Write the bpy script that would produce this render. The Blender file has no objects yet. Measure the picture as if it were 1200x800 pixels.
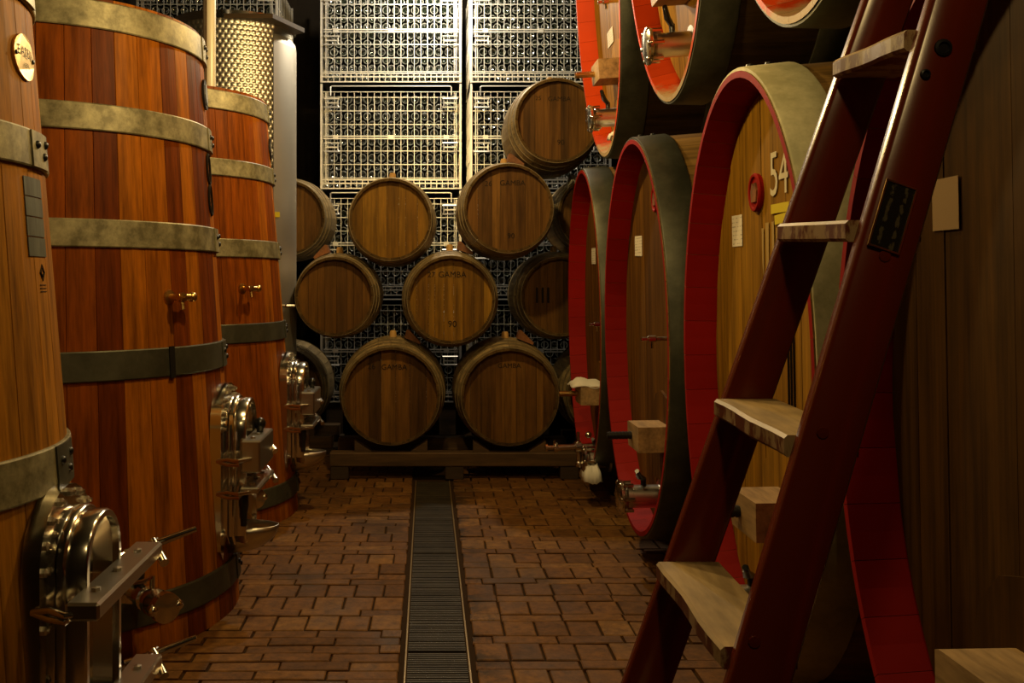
import bpy, math, random
from mathutils import Vector, Matrix
random.seed(7)
PI = math.pi
SC = bpy.context.scene
COL = SC.collection
rad = math.radians

# ------------------------------------------------------------------ camera, world, lights, exposure
FPX, U0, V0, EYE = 1150.0, 501.0, 330.0, 1.3
cam = bpy.data.cameras.new('camera'); cam.sensor_width = 36; cam.lens = FPX/1200*36
cam.shift_x = (600-U0)/1200; cam.shift_y = -(400-V0)/1200
cam.clip_start = 0.05; cam.clip_end = 100
co = bpy.data.objects.new('camera', cam); COL.objects.link(co)
co.location = (0, 0, EYE); co.rotation_euler = (PI/2, 0, 0); SC.camera = co

w = bpy.data.worlds.new('world'); SC.world = w; w.use_nodes = True
w.node_tree.nodes['Background'].inputs[0].default_value = (0.02, 0.014, 0.008, 1)
w.node_tree.nodes['Background'].inputs[1].default_value = 0.0

def lamp(name, loc, watts, col, r=0.06):
    d = bpy.data.lights.new(name, 'POINT'); d.energy = watts; d.color = col; d.shadow_soft_size = r
    o = bpy.data.objects.new(name, d); COL.objects.link(o); o.location = loc; return o
lamp('aisle_lamp', (-0.02, 5.0, 2.92), 95, (1, .69, .27), .05)
lamp('vat_lamp', (-.14, 3.0, 2.46), 50, (1, .69, .26), .05)
lamp('cask_fill_light', (.45, 1.95, 2.75), 17, (1, .70, .28), .05)  # added fill light, brightens the top hoop of the numbered cask
lamp('front_fill_light', (0.3, 0.3, 2.6), 20, (1, .69, .27), .06)  # added weak fill from the camera side for the ladder's near face
lamp('crate_lamp', (0.07, 7.74, 3.80), 145, (1, .86, .64), .06)

SC.view_settings.view_transform = 'Standard'; SC.view_settings.look = 'None'
SC.view_settings.exposure = 0.0; SC.view_settings.gamma = 1.0; SC.view_settings.use_curve_mapping = False
SC.cycles.use_denoising = True
SC.cycles.max_bounces = 6

# ------------------------------------------------------------------ mesh builder
class MB:
    def __init__(s): s.v = []; s.f = []; s.m = []
    def add(s, vs, fs, mi=0):
        b = len(s.v); s.v += [tuple(p) for p in vs]; s.f += [tuple(i+b for i in f) for f in fs]; s.m += [mi]*len(fs)
        return s
    def box(s, c, d, mi=0, M=None, bev=0):
        x, y, z = d[0]/2, d[1]/2, d[2]/2
        vs = []; fs = []
        if bev <= 0:
            vs = [(sx*x, sy*y, sz*z) for sz in (-1, 1) for sy in (-1, 1) for sx in (-1, 1)]
            fs = [(0,2,3,1), (4,5,7,6), (0,1,5,4), (2,6,7,3), (0,4,6,2), (1,3,7,5)]
        else:
            idx = {}
            def V(p):
                if p not in idx: idx[p] = len(vs); vs.append(p)
                return idx[p]
            b = bev
            def P(ax, sx, sy, sz):
                q = [sx*(x-b), sy*(y-b), sz*(z-b)]; q[ax] = (sx*x, sy*y, sz*z)[ax]; return V(tuple(q))
            S = (-1, 1)
            for sg in S:
                fs.append([P(0,sg,-1,-1), P(0,sg,1,-1), P(0,sg,1,1), P(0,sg,-1,1)])
                fs.append([P(1,-1,sg,-1), P(1,1,sg,-1), P(1,1,sg,1), P(1,-1,sg,1)])
                fs.append([P(2,-1,-1,sg), P(2,1,-1,sg), P(2,1,1,sg), P(2,-1,1,sg)])
            for a in S:
                for c_ in S:
                    fs.append([P(0,a,c_,-1), P(0,a,c_,1), P(1,a,c_,1), P(1,a,c_,-1)])
                    fs.append([P(0,a,-1,c_), P(0,a,1,c_), P(2,a,1,c_), P(2,a,-1,c_)])
                    fs.append([P(1,-1,a,c_), P(1,1,a,c_), P(2,1,a,c_), P(2,-1,a,c_)])
                    for e in S: fs.append([P(0,a,c_,e), P(1,a,c_,e), P(2,a,c_,e)])
            out = []
            for f in fs:   # orient outward
                p = [Vector(vs[i]) for i in f]; n = (p[1]-p[0]).cross(p[2]-p[0]); ctr = sum(p, Vector())/len(p)
                out.append(f if n.dot(ctr) > 0 else f[::-1])
            fs = out
        c = Vector(c)
        vs = [((M @ Vector(p)) if M else Vector(p)) + c for p in vs]
        return s.add(vs, fs, mi)
    def cyl(s, p0, p1, r0, r1=None, n=14, mi=0, caps=True):
        r1 = r0 if r1 is None else r1
        p0, p1 = Vector(p0), Vector(p1); d = (p1-p0).normalized()
        a = d.orthogonal().normalized(); b = d.cross(a)
        vs = []
        for p, r in ((p0, r0), (p1, r1)):
            for i in range(n):
                t = 2*PI*i/n; vs.append(p + a*(r*math.cos(t)) + b*(r*math.sin(t)))
        fs = [(i, (i+1) % n, n+(i+1) % n, n+i) for i in range(n)]
        if caps: fs += [tuple(range(n))[::-1], tuple(range(n, 2*n))]
        return s.add(vs, fs, mi)
    def lathe(s, prof, o=(0,0,0), ax=(0,0,1), n=20, mi=0, close=True):
        o = Vector(o); d = Vector(ax).normalized(); a = d.orthogonal().normalized(); b = d.cross(a)
        vs = []; k = len(prof)
        for r, h in prof:
            for i in range(n):
                t = 2*PI*i/n; vs.append(o + d*h + a*(r*math.cos(t)) + b*(r*math.sin(t)))
        fs = []
        for j in range(k-1):
            for i in range(n):
                fs.append((j*n+i, j*n+(i+1) % n, (j+1)*n+(i+1) % n, (j+1)*n+i))
        if close:
            if prof[0][0] > 1e-6: fs.append(tuple(range(n))[::-1])
            if prof[-1][0] > 1e-6: fs.append(tuple(range((k-1)*n, k*n)))
        return s.add(vs, fs, mi)
    def tube(s, path, r, n=6, mi=0, closed=False):
        P = [Vector(p) for p in path]; m = len(P); vs = []; up = None
        for i, p in enumerate(P):
            if closed: t = P[(i+1) % m]-P[i-1]
            else: t = P[min(i+1, m-1)]-P[max(i-1, 0)]
            t.normalize()
            if up is None: up = t.orthogonal().normalized()
            up = (up - t*up.dot(t)); up = up.normalized() if up.length > 1e-6 else t.orthogonal().normalized()
            b = t.cross(up); rr = r[i] if isinstance(r, (list, tuple)) else r
            for k in range(n):
                a = 2*PI*k/n; vs.append(p + up*(rr*math.cos(a)) + b*(rr*math.sin(a)))
        fs = []
        for i in range(m if closed else m-1):
            j = (i+1) % m
            for k in range(n): fs.append((i*n+k, i*n+(k+1) % n, j*n+(k+1) % n, j*n+k))
        if not closed: fs += [tuple(range(n))[::-1], tuple(range((m-1)*n, m*n))]
        return s.add(vs, fs, mi)
    def sphere(s, c, r, mi=0, n=10):
        pr = [(math.sin(PI*i/6)*r if 0 < i < 6 else 0.0001, -math.cos(PI*i/6)*r) for i in range(7)]
        return s.lathe(pr, c, (0,0,1), n, mi)
    def prism(s, poly, e0, e1, fn, mi=0):
        """poly: 2d outline; fn(a, b, depth) -> 3d"""
        n = len(poly)
        vs = [fn(a, b, e0) for a, b in poly] + [fn(a, b, e1) for a, b in poly]
        fs = [tuple(range(n))[::-1], tuple(range(n, 2*n))] + [(i, (i+1) % n, n+(i+1) % n, n+i) for i in range(n)]
        return s.add(vs, fs, mi)
    def mesh(s, name, mats, smooth=None):
        me = bpy.data.meshes.new(name); me.from_pydata(s.v, [], s.f)
        if not isinstance(mats, (list, tuple)): mats = [mats]
        for m in mats: me.materials.append(m)
        if len(mats) > 1: me.polygons.foreach_set('material_index', s.m)
        if smooth:
            me.polygons.foreach_set('use_smooth', [True]*len(me.polygons)); me.set_sharp_from_angle(angle=rad(smooth))
        me.update(); return me
    def build(s, name, mats, parent=None, smooth=None, label=None, loc=None):
        return link(name, s.mesh(name, mats, smooth), parent, label, loc)
def link(name, me, parent=None, label=None, loc=None):
    o = bpy.data.objects.new(name, me); COL.objects.link(o)
    if parent: o.parent = parent
    if label: o['label'] = label
    if loc is not None: o.location = loc
    return o
def fix_normals(o):
    import bmesh
    bm = bmesh.new(); bm.from_mesh(o.data); bmesh.ops.recalc_face_normals(bm, faces=bm.faces); bm.to_mesh(o.data); bm.free(); return o
def thing(name, label, cat, loc=(0,0,0), rot=(0,0,0), group=None):
    o = bpy.data.objects.new(name, None); COL.objects.link(o); o.location = loc; o.rotation_euler = rot
    o.empty_display_size = .05
    o['label'] = label; o['category'] = cat
    if group: o['group'] = group
    return o
def tag(o, label, cat, group=None):
    o['label'] = label; o['category'] = cat
    if group: o['group'] = group
    return o
def struct(o): o['kind'] = 'structure'; return o
def stuff(o): o['kind'] = 'stuff'; return o
def dup(root, loc, label, group=None):
    r = root.copy(); COL.objects.link(r); r.location = loc; r['label'] = label
    if group: r['group'] = group
    for ch in list(root.children):
        c = ch.copy(); COL.objects.link(c); c.parent = r
        for g in list(ch.children):
            d = g.copy(); COL.objects.link(d); d.parent = c
    return r
def text_mesh(body, size, name, mat, fn, depth=0.0):
    """text outline to a real mesh, mapped by fn(x, y) -> 3d (centred)"""
    cu = bpy.data.curves.new('t', 'FONT'); cu.body = body; cu.size = size; cu.align_x = 'CENTER'; cu.align_y = 'CENTER'
    cu.resolution_u = 3
    ob = bpy.data.objects.new('t', cu); COL.objects.link(ob)
    dg = bpy.context.evaluated_depsgraph_get(); me = ob.evaluated_get(dg).to_mesh()
    vs = [fn(v.co.x, v.co.y) for v in me.vertices]; fs = [tuple(p.vertices) for p in me.polygons]
    ob.evaluated_get(dg).to_mesh_clear(); bpy.data.objects.remove(ob); bpy.data.curves.remove(cu)
    m = MB(); m.add(vs, fs); return m

# ------------------------------------------------------------------ materials
def nodes(name):
    m = bpy.data.materials.new(name); m.use_nodes = True; nt = m.node_tree
    return m, nt, nt.nodes['Principled BSDF']
def N(nt, t, **kw):
    n = nt.nodes.new(t)
    for k, v in kw.items():
        if k in n.inputs.keys() if isinstance(k, str) else False: n.inputs[k].default_value = v
        else: setattr(n, k, v)
    return n
def L(nt, a, b): nt.links.new(a, b)
def ramp(nt, fac, stops):
    r = nt.nodes.new('ShaderNodeValToRGB'); e = r.color_ramp.elements
    while len(e) < len(stops): e.new(.5)
    for k, (p, c) in zip(e, stops): k.position = p; k.color = (*c, 1) if len(c) == 3 else c
    L(nt, fac, r.inputs[0]); return r.outputs[0]
def mixc(nt, fac, a, b, mode='MIX'):
    n = nt.nodes.new('ShaderNodeMix'); n.data_type = 'RGBA'; n.blend_type = mode
    for sock, v in ((n.inputs[0], fac), (n.inputs[6], a), (n.inputs[7], b)):
        if isinstance(v, (int, float)): sock.default_value = v
        elif isinstance(v, tuple): sock.default_value = (*v, 1) if len(v) == 3 else v
        else: L(nt, v, sock)
    return n.outputs[2]
def noise(nt, vec, scale, detail=4, rough=.55):
    n = nt.nodes.new('ShaderNodeTexNoise'); n.inputs['Scale'].default_value = scale
    n.inputs['Detail'].default_value = detail; n.inputs['Roughness'].default_value = rough
    L(nt, vec, n.inputs['Vector']); return n.outputs['Fac']
def mapped(nt, scale, src='Object'):
    tc = nt.nodes.new('ShaderNodeTexCoord'); mp = nt.nodes.new('ShaderNodeMapping'); mp.inputs['Scale'].default_value = scale
    L(nt, tc.outputs[src], mp.inputs[0])
    oi = nt.nodes.new('ShaderNodeObjectInfo')
    cb = nt.nodes.new('ShaderNodeCombineXYZ'); mu = nt.nodes.new('ShaderNodeMath'); mu.operation = 'MULTIPLY'; mu.inputs[1].default_value = 37
    L(nt, oi.outputs['Random'], mu.inputs[0]); L(nt, mu.outputs[0], cb.inputs[0]); L(nt, mu.outputs[0], cb.inputs[1]); L(nt, mu.outputs[0], cb.inputs[2])
    ad = nt.nodes.new('ShaderNodeVectorMath'); L(nt, mp.outputs[0], ad.inputs[0]); L(nt, cb.outputs[0], ad.inputs[1])
    return ad.outputs[0], oi.outputs['Random']
def bump(nt, bsdf, h, strength, dist=.002):
    b = nt.nodes.new('ShaderNodeBump'); b.inputs['Strength'].default_value = strength; b.inputs['Distance'].default_value = dist
    L(nt, h, b.inputs['Height']); L(nt, b.outputs[0], bsdf.inputs['Normal'])
def wood(name, dark, mid, light, grain=(28, 28, 1.6), rough=.5, spread=1.0, dirt=.0, spec=.4):
    m, nt, b = nodes(name)
    v, rnd = mapped(nt, grain)
    g = noise(nt, v, 1.0, 6, .6)
    v2, _ = mapped(nt, tuple(k*4 for k in grain)); g2 = noise(nt, v2, 1.0, 3)
    base = ramp(nt, rnd, [(0, dark), (.35, mid), (.65, mid), (1, light)])
    if spread < 1: base = mixc(nt, 1-spread, base, mid)
    streak = ramp(nt, g, [(.3, (.45, .42, .38)), (.5, (.9, .9, .9)), (.72, (1.25, 1.2, 1.1))])
    c = mixc(nt, 1.0, base, streak, 'MULTIPLY')
    fine = ramp(nt, g2, [(.35, (.72, .70, .66)), (.6, (1, 1, 1))])
    c = mixc(nt, .8, c, fine, 'MULTIPLY')
    if dirt > 0:
        v3, _ = mapped(nt, (3, 3, 2)); d = noise(nt, v3, 1.0, 5, .65)
        c = mixc(nt, ramp(nt, d, [(.48, (0, 0, 0)), (.72, (dirt, dirt, dirt))]), c, tuple(k*.25 for k in dark))
    L(nt, c, b.inputs['Base Color']); b.inputs['Roughness'].default_value = rough
    b.inputs['Specular IOR Level'].default_value = spec
    bump(nt, b, g2, .25, .001)
    return m
def metal(name, col, rough, metallic=1.0, patchy=None, scale=6, bumpy=0, aniso=0):
    m, nt, b = nodes(name)
    b.inputs['Metallic'].default_value = metallic; b.inputs['Roughness'].default_value = rough
    if patchy:
        v, _ = mapped(nt, (scale, scale, scale)); n1 = noise(nt, v, 1, 6, .7)
        L(nt, mixc(nt, ramp(nt, n1, [(.38, (0, 0, 0)), (.66, (1, 1, 1))]), col, patchy), b.inputs['Base Color'])
        if bumpy: bump(nt, b, n1, bumpy, .002)
    else: b.inputs['Base Color'].default_value = (*col, 1)
    return m
def plain(name, col, rough=.6, spec=.3):
    m, nt, b = nodes(name); b.inputs['Base Color'].default_value = (*col, 1); b.inputs['Roughness'].default_value = rough
    b.inputs['Specular IOR Level'].default_value = spec; return m
def paint(name, col, worn, rough=.35, amount=.62, scale=9, spec=.5, rim=False):
    m, nt, b = nodes(name)
    v, rnd = mapped(nt, (scale, scale, scale*.5)); n1 = noise(nt, v, 1, 7, .7)
    v2, _ = mapped(nt, (2.5, 2.5, 2.5)); n2 = noise(nt, v2, 1, 3)
    base = mixc(nt, n2, tuple(k*.7 for k in col), tuple(k*1.25 for k in col))
    c = mixc(nt, ramp(nt, n1, [(amount, (0, 0, 0)), (amount+.06, (1, 1, 1))]), base, worn)
    if rim:   # paint rubbed off the lowest part of the rim down to bare pale wood
        tc = nt.nodes.new('ShaderNodeTexCoord'); sp = nt.nodes.new('ShaderNodeSeparateXYZ'); L(nt, tc.outputs['Object'], sp.inputs[0])
        ma = nt.nodes.new('ShaderNodeMath'); ma.operation = 'MULTIPLY_ADD'; L(nt, n1, ma.inputs[0]); ma.inputs[1].default_value = .22; L(nt, sp.outputs[2], ma.inputs[2])
        c = mixc(nt, ramp(nt, ma.outputs[0], [(.17, (1, 1, 1)), (.23, (0, 0, 0))]), c, (.42, .30, .15))
    L(nt, c, b.inputs['Base Color'])
    b.inputs['Roughness'].default_value = rough; b.inputs['Specular IOR Level'].default_value = spec
    bump(nt, b, n1, .15, .002); return m

M = {}
M['vat'] = wood('vat_wood', (.13, .025, .002), (.24, .058, .003), (.44, .145, .007), (30, 30, 1.3), .5, 1, .25, .08)
M['vat_pale'] = wood('vat_wood_pale', (.29, .115, .010), (.36, .15, .013), (.45, .20, .022), (30, 30, 1.3), .6, 1, .2, .08)
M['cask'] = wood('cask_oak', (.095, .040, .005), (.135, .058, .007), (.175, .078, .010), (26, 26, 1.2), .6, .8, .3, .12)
M['cask_gold'] = wood('cask_oak_golden_lit', (.25, .12, .008), (.33, .165, .012), (.39, .20, .018), (26, 26, 1.2), .6, .8, .3, .12)  # golden oak, lightened further to paint in lamplight on the heads
M['cask_old'] = wood('cask_oak_shaded', (.055, .025, .004), (.08, .036, .006), (.105, .05, .008), (26, 26, 1.2), .6, .9, .5, .12)  # cask oak darkened: shade on the nearest head put into the colour
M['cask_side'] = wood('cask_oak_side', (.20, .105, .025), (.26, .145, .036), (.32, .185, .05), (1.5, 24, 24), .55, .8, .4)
M['cask_side_dark'] = wood('cask_oak_side_shaded', (.035, .018, .006), (.05, .027, .008), (.065, .035, .011), (1.5, 24, 24), .65, .8, .4, .1)  # side oak darkened to paint in the shade on the upper casks
M['barrel_head'] = wood('barrel_head_oak', (.075, .036, .009), (.155, .07, .013), (.23, .11, .02), (22, 22, 1.4), .6, 1, .45, .15)
M['barrel_amber'] = wood('amber_barrel_head_oak', (.17, .08, .008), (.25, .125, .012), (.34, .175, .018), (22, 22, 1.4), .6, 1, .45, .15)
M['barrel'] = wood('barrel_stave_oak', (.30, .215, .10), (.40, .29, .135), (.48, .36, .17), (24, 1.4, 24), .55, .8, .45)
M['barrel_end'] = wood('barrel_end_grain', (.07, .04, .014), (.10, .06, .02), (.13, .08, .028), (24, 24, 24), .7, .8, .4, .1)
M['bar_oak'] = wood('pale_block_oak', (.34, .21, .09), (.42, .27, .12), (.5, .33, .16), (18, 3, 18), .55, .6, .25)
M['timber'] = wood('dark_timber', (.03, .016, .006), (.045, .025, .009), (.06, .034, .012), (2, 20, 20), .7, 1, .4)
M['pallet'] = wood('pallet_timber', (.08, .042, .013), (.11, .058, .018), (.14, .075, .025), (1.5, 20, 20), .7, .7, .4)
M['wedge'] = wood('wedge_wood', (.22, .08, .025), (.28, .11, .035), (.34, .14, .05), (14, 14, 14), .6, 1, .2)
M['step'] = wood('worn_step_wood', (.40, .27, .12), (.48, .34, .16), (.55, .40, .2), (16, 2, 16), .5, .7, .5)
M['step_paint'] = paint('worn_step_paint', (.13, .03, .012), (.38, .26, .14), .4, .50, 16, .4)
M['red'] = paint('red_paint', (.27, .006, .003), (.14, .03, .012), .6, .68, 9, .12)
M['red_hot'] = paint('orange_red_paint', (.58, .052, .004), (.40, .2, .10), .5, .68, 9, .2, rim=True)
M['ladder'] = paint('oxblood_paint', (.125, .015, .003), (.25, .15, .09), .24, .69, 8, .6)
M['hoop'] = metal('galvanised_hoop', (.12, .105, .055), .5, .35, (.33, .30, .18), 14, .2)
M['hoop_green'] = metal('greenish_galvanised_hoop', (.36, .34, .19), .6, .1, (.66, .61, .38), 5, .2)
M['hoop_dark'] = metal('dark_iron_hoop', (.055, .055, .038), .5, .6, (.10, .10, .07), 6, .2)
M['barrel_hoop'] = metal('barrel_hoop_iron', (.17, .125, .06), .5, .4, (.32, .25, .13), 8, .1)
M['steel'] = metal('polished_stainless', (.62, .58, .50), .17)
M['steel_brushed'] = metal('brushed_stainless', (.58, .55, .48), .30)
M['steel_dull'] = metal('dull_stainless_sheet', (.62, .59, .52), .5)
M['brass'] = metal('brass', (.62, .42, .14), .28)
M['iron'] = metal('black_iron', (.03, .03, .03), .4, .7)
M['wire'] = metal('galvanised_wire', (.84, .82, .76), .40, .72)
M['black'] = plain('black_plastic', (.008, .008, .008), .25, .5)
M['white'] = plain('white_cloth', (.75, .72, .64), .9, .1)
M['ink'] = plain('dark_stamp_ink', (.018, .012, .008), .7, .1)
M['cream_paint'] = plain('cream_stencil_paint', (.62, .56, .40), .6, .2)
M['yellow'] = plain('yellow_label', (.62, .50, .03), .6, .2)
M['bung'] = plain('amber_bung', (.55, .32, .10), .5, .3)
M['cream_pipe'] = plain('cream_pipe', (.72, .66, .52), .3, .5)
M['plaster'] = paint('dark_cellar_plaster', (.02, .015, .01), (.012, .01, .008), .9, .6, 4, .1)
M['mortar'] = plain('dark_mortar', (.030, .015, .005), .9, .1)
M['grey_strip'] = wood('grey_label_strip', (.075, .085, .075), (.10, .11, .095), (.13, .14, .12), (20, 20, 3), .45, .5)
M['groove'] = plain('dark_groove', (.012, .008, .005), .8, .1)
def paper_mat():
    m, nt, b = nodes('printed_paper')
    tc = nt.nodes.new('ShaderNodeTexCoord'); w_ = nt.nodes.new('ShaderNodeTexWave'); w_.bands_direction = 'Z'
    w_.inputs['Scale'].default_value = 22; w_.inputs['Distortion'].default_value = .4
    L(nt, tc.outputs['Object'], w_.inputs[0])
    v, _ = mapped(nt, (60, 60, 90)); n1 = noise(nt, v, 1, 2)
    mul = nt.nodes.new('ShaderNodeMath'); mul.operation = 'MULTIPLY'; L(nt, w_.outputs['Fac'], mul.inputs[0]); L(nt, n1, mul.inputs[1])
    L(nt, ramp(nt, mul.outputs[0], [(.42, (.72, .66, .54)), (.52, (.42, .38, .31))]), b.inputs['Base Color']); b.inputs['Roughness'].default_value = .8
    return m
M['paper'] = paper_mat()
M['paper_old'] = plain('shaded_paper', (.36, .25, .14), .8, .1)  # label paper toned down to carry the shade on the nearest cask
def brick_mat():
    m, nt, b = nodes('floor_brick')
    v, rnd = mapped(nt, (24, 24, 24)); n1 = noise(nt, v, 1, 6, .7)
    base = ramp(nt, rnd, [(0, (.11, .048, .010)), (.4, (.16, .070, .014)), (.8, (.19, .088, .019)), (1, (.22, .11, .028))])
    c = mixc(nt, 1.0, base, ramp(nt, n1, [(.3, (.45, .42, .4)), (.65, (1.15, 1.1, 1.05))]), 'MULTIPLY')
    ge = nt.nodes.new('ShaderNodeNewGeometry'); mp = nt.nodes.new('ShaderNodeMapping'); mp.inputs['Scale'].default_value = (2.2, 1.3, 1)
    L(nt, ge.outputs['Position'], mp.inputs[0]); n2 = noise(nt, mp.outputs[0], 1.0, 5, .6)
    c = mixc(nt, ramp(nt, n2, [(.50, (0, 0, 0)), (.70, (.75, .75, .75))]), c, (.035, .020, .008))
    # oily black blotches along the right edge of the drain
    sx = nt.nodes.new('ShaderNodeSeparateXYZ'); L(nt, ge.outputs['Position'], sx.inputs[0])
    band = ramp(nt, sx.outputs[0], [(0.0, (0, 0, 0)), (.13, (0, 0, 0)), (.15, (1, 1, 1)), (.2, (.6, .6, .6)), (.30, (0, 0, 0))])
    n3 = noise(nt, ge.outputs['Position'], 7, 5, .7)
    mu = nt.nodes.new('ShaderNodeMath'); mu.operation = 'MULTIPLY'; L(nt, band, mu.inputs[0]); L(nt, ramp(nt, n3, [(.46, (0, 0, 0)), (.56, (1, 1, 1))]), mu.inputs[1])
    c = mixc(nt, mu.outputs[0], c, (.012, .009, .006))
    L(nt, c, b.inputs['Base Color'])
    L(nt, ramp(nt, n2, [(.4, (.75, .75, .75)), (.7, (.42, .42, .42))]), b.inputs['Roughness'])
    b.inputs['Specular IOR Level'].default_value = .22
    bump(nt, b, n1, .5, .004); return m
M['brick'] = brick_mat()
def dimple_mat():
    m, nt, b = nodes('dimpled_stainless')
    b.inputs['Metallic'].default_value = 1; b.inputs['Base Color'].default_value = (.66, .63, .55, 1); b.inputs['Roughness'].default_value = .42
    return m
M['dimple'] = dimple_mat()
def glass_mat():
    m, nt, b = nodes('dark_bottle_glass')
    b.inputs['Base Color'].default_value = (.008, .012, .007, 1); b.inputs['Roughness'].default_value = .07
    b.inputs['Specular IOR Level'].default_value = .8; b.inputs['Coat Weight'].default_value = .6; b.inputs['Coat Roughness'].default_value = .05
    return m
M['glass'] = glass_mat()
M['ring'] = plain('glass_ring_highlight', (.17, .175, .155), .24, 1.0)  # lighter colour paints in the highlight on the knurled bottle base
def plate_mat():
    m, nt, b = nodes('engraved_plate')
    v, _ = mapped(nt, (170, 170, 110)); n1 = noise(nt, v, 1, 2)
    tc = nt.nodes.new('ShaderNodeTexCoord'); w_ = nt.nodes.new('ShaderNodeTexWave'); w_.bands_direction = 'X'; w_.inputs['Scale'].default_value = 16
    L(nt, tc.outputs['Object'], w_.inputs[0])
    mul = nt.nodes.new('ShaderNodeMath'); mul.operation = 'MULTIPLY'; L(nt, w_.outputs['Fac'], mul.inputs[0]); L(nt, n1, mul.inputs[1])
    L(nt, ramp(nt, mul.outputs[0], [(.40, (.018, .018, .014)), (.50, (.13, .12, .07))]), b.inputs['Base Color'])
    b.inputs['Roughness'].default_value = .35; b.inputs['Metallic'].default_value = .4; return m
M['plate'] = plate_mat()

# ------------------------------------------------------------------ the setting
RX0, RX1, RY0, RY1, RZ = -2.75, 3.1, -1.2, 9.75, 4.6
def slab(name, lo, hi, mat):
    c = [(a+b)/2 for a, b in zip(lo, hi)]; d = [b-a for a, b in zip(lo, hi)]
    m = MB(); m.box(c, d); return struct(m.build(name, mat))
floor = slab('floor', (RX0, RY0, -.13), (RX1, RY1, -.011), M['mortar'])
slab('ceiling', (RX0, RY0, RZ), (RX1, RY1, RZ+.1), M['plaster'])
slab('wall_left', (RX0-.1, RY0, -.13), (RX0, RY1, RZ), M['plaster'])
slab('wall_right', (RX1, RY0, -.13), (RX1+.1, RY1, RZ), M['plaster'])
slab('wall_back', (RX0-.1, RY1, -.13), (RX1+.1, RY1+.1, RZ), M['plaster'])
slab('wall_front', (RX0-.1, RY0-.1, -.13), (RX1+.1, RY0, RZ), M['plaster'])

# bricks: courses of square headers and of narrow stretchers, running across the aisle
DX0, DX1 = -.085, .152                      # drain channel
def brick_mesh(wx, wy):
    m = MB(); e = .004; x, y = wx/2, wy/2
    vs = [(-x,-y,-.035), (x,-y,-.035), (x,y,-.035), (-x,y,-.035), (-x,-y,-.003), (x,-y,-.003), (x,y,-.003), (-x,y,-.003),
          (-x+e,-y+e,0), (x-e,-y+e,0), (x-e,y-e,0), (-x+e,y-e,0)]
    fs = [(0,1,5,4), (1,2,6,5), (2,3,7,6), (3,0,4,7), (4,5,9,8), (5,6,10,9), (6,7,11,10), (7,4,8,11), (8,9,10,11)]
    m.add(vs, fs); return m.mesh('brick', M['brick'])
kinds = {'thick': (.121, .158), 'thin': (.238, .076)}
bm_ = {k: [brick_mesh(a-.006-random.uniform(0, .004), b-.005-random.uniform(0, .003)) for _ in range(3)] for k, (a, b) in kinds.items()}
bm_['half'] = [brick_mesh(.110, .068)]
spots = []
for side in (0, 1):
    y = 1.5; row = 0
    while y < 7.4:
        if side: k = 'thick' if row % 2 == 0 else 'thin'
        else: k = 'thin' if random.random() < .62 else 'thick'
        wx, wy = kinds[k]
        x = 0.012 + (0 if row % 2 == 0 else -random.choice((.3, .5, .7))*wx)
        lim = 1.0 if side else .95
        while x < lim:
            x0, x1 = max(x, .010), x+wx
            if x1-x0 > .05:
                cx = (x0+x1)/2; X = DX1+cx if side else DX0-cx
                spots.append((X, y+wy/2, k, (x1-x0)/wx))
            x = x1
        y += wy; row += 1
def in_view(X, Y):
    if Y < 3.0 or Y > 6.9: return False
    u = U0+FPX*X/Y
    lo = 262 if Y < 4.7 else 300
    hi = 775-(Y-3.2)*20
    return lo < u < hi
vis = sorted([s for s in spots if in_view(s[0], s[1])], key=lambda s: s[1])
near = vis[:300]; nearset = set(id(s) for s in near)
rest = MB()
for s in spots:
    X, Y, k, fr = s
    dz = random.uniform(-.003, .003); rz = random.uniform(-.02, .02)
    if id(s) in nearset:
        o = link('brick', random.choice(bm_[k]), floor, None, (X, Y, dz)); o.scale = (fr, 1, 1)
        o.rotation_euler = (random.uniform(-.012, .012), random.uniform(-.012, .012), rz)
    else:
        a, b = kinds[k]; x, y_ = a*fr/2-.006, b/2-.006
        rest.add([(X-x,Y-y_,-.035), (X+x,Y-y_,-.035), (X+x,Y+y_,-.035), (X-x,Y+y_,-.035), (X-x,Y-y_,dz), (X+x,Y-y_,dz), (X+x,Y+y_,dz), (X-x,Y+y_,dz)],
                 [(0,1,5,4), (1,2,6,5), (2,3,7,6), (3,0,4,7), (4,5,6,7)])
stuff(rest.build('brick_paving', M['brick'], floor))

# drain channel: two edge rails and grate sections of cross bars
dr = thing('drain_channel', 'long narrow iron drain grate running down the middle of the brick aisle', 'drain', (0, 0, 0))
M['grate'] = metal('dull_grate_iron', (.055, .042, .022), .6, .4, (.03, .022, .011), 9, .1)
M['rail'] = metal('rubbed_rail_edge', (.30, .21, .10), .38, .7)
mb = MB(); mb.box(((DX0+DX1)/2, 3.95, -.009), (DX1-DX0-.02, 4.9, .004)); mb.build('channel_bed', M['mortar'], dr)
for x in (DX0+.010, DX1-.010):
    mb = MB(); mb.box((x, 3.95, -.006), (.007, 4.9, .022), 0, None, .001); mb.build('edge_rail', M['rail'], dr)
y = 1.55
joints = [1.55, 2.15, 2.75, 3.45, 4.07, 4.70, 5.30, 5.90, 6.40]
for y0, y1 in zip(joints[:-1], joints[1:]):
    mb = MB(); yy = y0+.012
    while yy < y1-.010:
        mb.box(((DX0+DX1)/2, yy, -.002+random.uniform(-.0015, .0005)), (DX1-DX0-.034, .010, .008)); yy += .0185
    for x in (DX0+.02, (DX0+DX1)/2, DX1-.02): mb.box((x, (y0+y1)/2, -.006), (.005, y1-y0-.010, .004))
    mb.build('grate_section', M['grate'], dr)

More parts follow.
